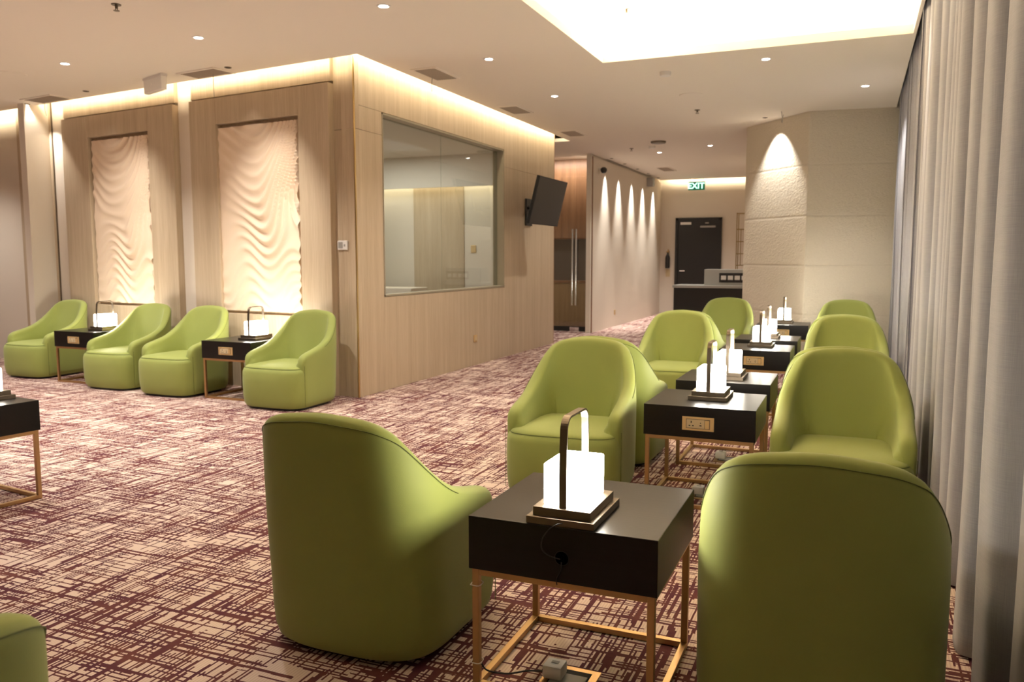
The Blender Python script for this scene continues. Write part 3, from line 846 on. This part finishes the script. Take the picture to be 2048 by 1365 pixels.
# ---- gold rack
rk = empty('metal_rack', (-1.97, 16.0, 0))
f_ = MB()
for x in (-.14, .12):
    for y in (0, .25):
        f_.box(x, x + .014, y, y + .014, 0, 2.2)
f_.build('upright', M['gold_rack'], rk)
for z in (.6, 1.0, 1.2, 1.42, 1.65, 1.88, 2.18):
    MB().box(-.14, .134, 0, .264, z, z + .014).build('shelf_frame', M['gold_rack'], rk)
MB().box(-.06, -.048, .0, .012, 1.2, 1.88).box(.04, .052, 0, .012, .8, 1.5).build('divider', M['gold_rack'], rk)
tag(rk, 'tall slim gold metal rack beside the stone wall at the corridor end', 'rack')

# ================================================================== CEILING FIXTURES
def dl_proto():
    r = empty('downlight')
    MB().lathe([(.052, 0), (.050, -.004), (.040, -.005), (.038, 0)], 0, 0, 24).build('trim_ring', M['white_plastic'], r, True)
    MB().lathe([(.001, -.0055), (.033, -.0055), (.034, -.003), (.001, -.003)], 0, 0, 20).build('lens', M['lens'], r)
    return r
dlp = dl_proto()
dls = [
    (-5.13, 5.46, 'round ceiling downlight above the room left of centre, nearer the niches', 2),
    (-6.97, 5.68, 'round ceiling downlight farthest left in the picture', 3),
    (-3.25, 5.32, 'round ceiling downlight nearest the camera, at the top edge of the picture', 1),
    (-3.20, 7.07, 'round ceiling downlight in front of the near end of the window wall', 1),
    (-3.23, 8.94, 'round ceiling downlight between the window wall and the recess corner', 1),
    (-.84, 8.06, 'round ceiling downlight just beyond the far edge of the recess', 1),
    (.02, 9.70, 'round ceiling downlight beside the curtain near the stone wall', 1),
    (-3.23, 14.34, 'round ceiling downlight in the corridor, left of the two', 1),
    (-2.27, 13.78, 'round ceiling downlight in the corridor, beside the stone wall corner', 1),
]
for i, (x, y, lb, e) in enumerate(dls):
    o = dlp if i == 0 else copy_tree(dlp)
    o.location = (x, y, HC); tag(o, lb, 'downlight', 'round downlights in the ceiling')
    spot('ceiling_beam', (x, y, HC - .02), (0, 0, -1), 70 if x < -4.5 else 45, 105, WHITE, .8)
    if e == 2: spot('niche_beam', (x, y, HC - .025), (-.30, 1.25, -1.45), 60, 54, WHITE, 1)
    if e == 3: spot('niche_beam', (x, y, HC - .025), (-.72, 1.25, -1.5), 60, 54, WHITE, 1)
# beams added without fittings to brighten the room and the left wall
for x, y in ((-10.6, 6.2), (-5.1, 3.4), (-7.0, 3.6), (-7.0, 4.8), (-3.25, 3.4), (-7, 1.8), (-9, 4.6), (-9, 3), (-3.23, 11.6), (-1.9, 16.5), (-3.2, 17.8), (-5.6, 13.4)):
    spot('ceiling_beam', (x, y, HC - .02), (0, 0, -1), 66 if x < -4.5 and y < 9 else 45, 110, WHITE, .8)
def pin_proto():
    r = empty('pinhole_spotlight')
    MB().lathe([(.034, 0), (.033, -.006), (.026, -.006), (.024, 0)], 0, 0, 20).build('trim_ring', M['bronze'], r, True)
    MB().lathe([(.001, -.003), (.023, -.003), (.024, 0), (.001, 0)], 0, 0, 16).build('aperture', M['shadow_gap'], r)
    return r
pp = pin_proto(); first = True
pins = [
    (-5.66, 6.40, (.0, .35, -1), 1, 50, 'dark pinhole spotlight in the ceiling in front of the right hand niche panel'),
    (-7.90, 6.68, (.0, .35, -1), 1, 50, 'dark pinhole spotlight in the ceiling in front of the left hand niche panel'),
    (-9.20, 6.95, (.18, .2, -1), 60, 66, 'dark pinhole spotlight in the ceiling at the far left before the white wall'),
    (-1.17, 11.36, (.22, .22, -1), 48, 74, 'dark pinhole spotlight in the ceiling in front of the stone wall'),
]
for x, y, t, pwv, ang, lb in pins:
    o = pp if first else copy_tree(pp); first = False
    o.location = (x, y, HC); tag(o, lb, 'spotlight', 'dark pinhole spotlights before the feature walls')
    spot('wall_washer', (x, y, HC - .012), t, pwv, ang, WHITE, .6, .012)
for k, y in enumerate((14.85, 15.79, 16.8, 17.75, 18.75)):
    o = copy_tree(pp); o.location = (-4.24, y, HC)
    tag(o, 'dark pinhole spotlight above the corridor wall scallops, %s' % ('nearest', 'second nearest', 'middle', 'second farthest', 'farthest')[k], 'spotlight', 'pinhole spotlights along the corridor wall')
    spot('wall_washer', (-4.235, y, HC - .012), (-.03, 0, -1), 170, 42, WHITE, 1, .012)
# spots grazing the curtain
for y in (9.1, 6.2):
    spot('curtain_washer', (.20, y, HC - .012 if y > 7.6 else 3.5), (.22, 0, -1), 30, 50, (1, .92, .86), .4, .012)

# vents
def vent_proto():
    r = empty('air_vent')
    MB().box(-.26, .26, -.13, .13, -.004, 0).build('vent_backing', M['vent'], r)
    MB().box(-.27, -.245, -.14, .14, -.010, 0).box(.245, .27, -.14, .14, -.010, 0).box(-.245, .245, -.14, -.115, -.010, 0).box(-.245, .245, .115, .14, -.010, 0).build('vent_frame', M['plaster'], r)
    for k in range(9):
        y = -.10 + k * .025
        MB().box(-.245, .245, y, y + .010, -.009, -.004).build('slat', M['grille'], r)
    return r
vp = vent_proto(); first = True
for x, y, rz, sx, lb in ((-6.03, 6.50, -7, 1, 'slatted air vent in the ceiling before the right hand niche panel'), (-8.70, 6.82, -7, 1.1, 'slatted air vent in the ceiling at far left'),
                     (-3.94, 7.42, 90, 1, 'slatted air vent nearest along the lit window wall'), (-3.97, 9.56, 90, 1, 'slatted air vent second along the lit window wall'),
                     (-3.93, 11.66, 90, 1, 'slatted air vent at the far end of the window wall'), (-3.70, 17.05, 90, 1.5, 'slatted air vent down the corridor before the end wall')):
    o = vp if first else copy_tree(vp); first = False
    o.location = (x, y, HC); o.rotation_euler = (0, 0, R(rz)); o.scale = (sx, 1, 1); tag(o, lb, 'air vent', 'slatted ceiling vents')
def round_fix(name, x, y, r, h, m, label, cat, z=HC):
    o = empty(name, (x, y, z))
    MB().lathe([(r, 0), (r, -h * .5), (r * .92, -h), (r * .86, -h)], 0, 0, 28).build('rim', M[m], o, True)
    MB().lathe([(.001, -h * .8), (r * .86, -h * .8), (r * .86, -.001), (.001, -.001)], 0, 0, 28).build('grille_face', M['grille'], o)
    tag(o, label, cat)
round_fix('ceiling_speaker', -1.79, 9.48, .13, .008, 'plaster', 'round ceiling speaker grille between the recess and the stone wall', 'speaker')
round_fix('ceiling_speaker', -7.85, 5.78, .14, .008, 'plaster', 'round ceiling speaker grille at the left edge of the picture', 'speaker')
round_fix('ceiling_speaker', -2.95, 13.0, .12, .03, 'bronze', 'dark round ceiling fitting at the corridor entrance', 'speaker')
round_fix('smoke_detector', -1.81, 8.23, .055, .04, 'white_plastic', 'white smoke detector just beyond the recess corner', 'smoke detector')
round_fix('smoke_detector', -3.16, 13.47, .055, .04, 'white_plastic', 'white smoke detector in the corridor ceiling', 'smoke detector')
def sprinkler(x, y, z, lb):
    o = empty('sprinkler_head', (x, y, z))
    MB().lathe([(.035, 0), (.033, -.006), (.012, -.008), (.010, -.03), (.001, -.03)], 0, 0, 16).build('escutcheon', M['bronze'], o, True)
    MB().lathe([(.001, -.046), (.022, -.046), (.022, -.043), (.001, -.043)], 0, 0, 12).box(-.012, -.009, -.002, .002, -.045, -.025).box(.009, .012, -.002, .002, -.045, -.025).build('deflector', M['bronze'], o)
    tag(o, lb, 'sprinkler', 'ceiling sprinklers')
sprinkler(-5.02, 4.54, HC, 'dark sprinkler head at the top left of the picture')
sprinkler(-1.98, 7.36, 3.56, 'dark sprinkler head inside the lit ceiling recess')
sprinkler(-1.89, 10.45, HC, 'dark sprinkler head between the round speaker and the stone wall')
sprinkler(-3.55, 13.64, HC, 'small sprinkler head at the corridor entrance')
# clear emergency light box
em = empty('emergency_light', (-6.62, 6.42, 3.10), R(-20))
MB().box(-.20, .20, -.03, .03, -.075, .06, .006).build('clear_body', M['clear'], em)
MB().box(-.21, .21, -.035, .035, .055, .08, .003).build('top_case', M['white_plastic'], em)
MB().box(-.02, -.0, -.034, -.03, -.01, .01).build('led_lamp', M['white_plastic'], em)
tag(em, 'clear unlit emergency sign box under the ceiling between the niches', 'emergency light')
def wire(pts, lb):
    o = MB().tube(bez(pts, 6), .0035, 5).build('loose_wire', M['grey_plastic']); tag(o, lb, 'wire', 'loose wires hanging from the ceiling')
wire([(-5.98, 6.55, HC), (-5.985, 6.55, 3.08), (-5.98, 6.55, 2.95)], 'thin pale wire hanging at the right hand niche panel')
wire([(-8.9, 6.95, HC), (-8.905, 6.95, 3.10), (-8.88, 6.95, 3.02)], 'thin wire hanging at far left by the white wall strip')
wire([(-4.02, 7.50, HC), (-4.03, 7.50, 3.12), (-4.03, 7.50, 3.03)], 'thin wire hanging from the vent above the window')
wire([(-.93, 11.22, HC), (-.95, 11.20, 3.09), (-.92, 11.0, 3.06), (-.93, 10.9, 3.17)], 'thin dark wire looping from the ceiling before the stone wall')
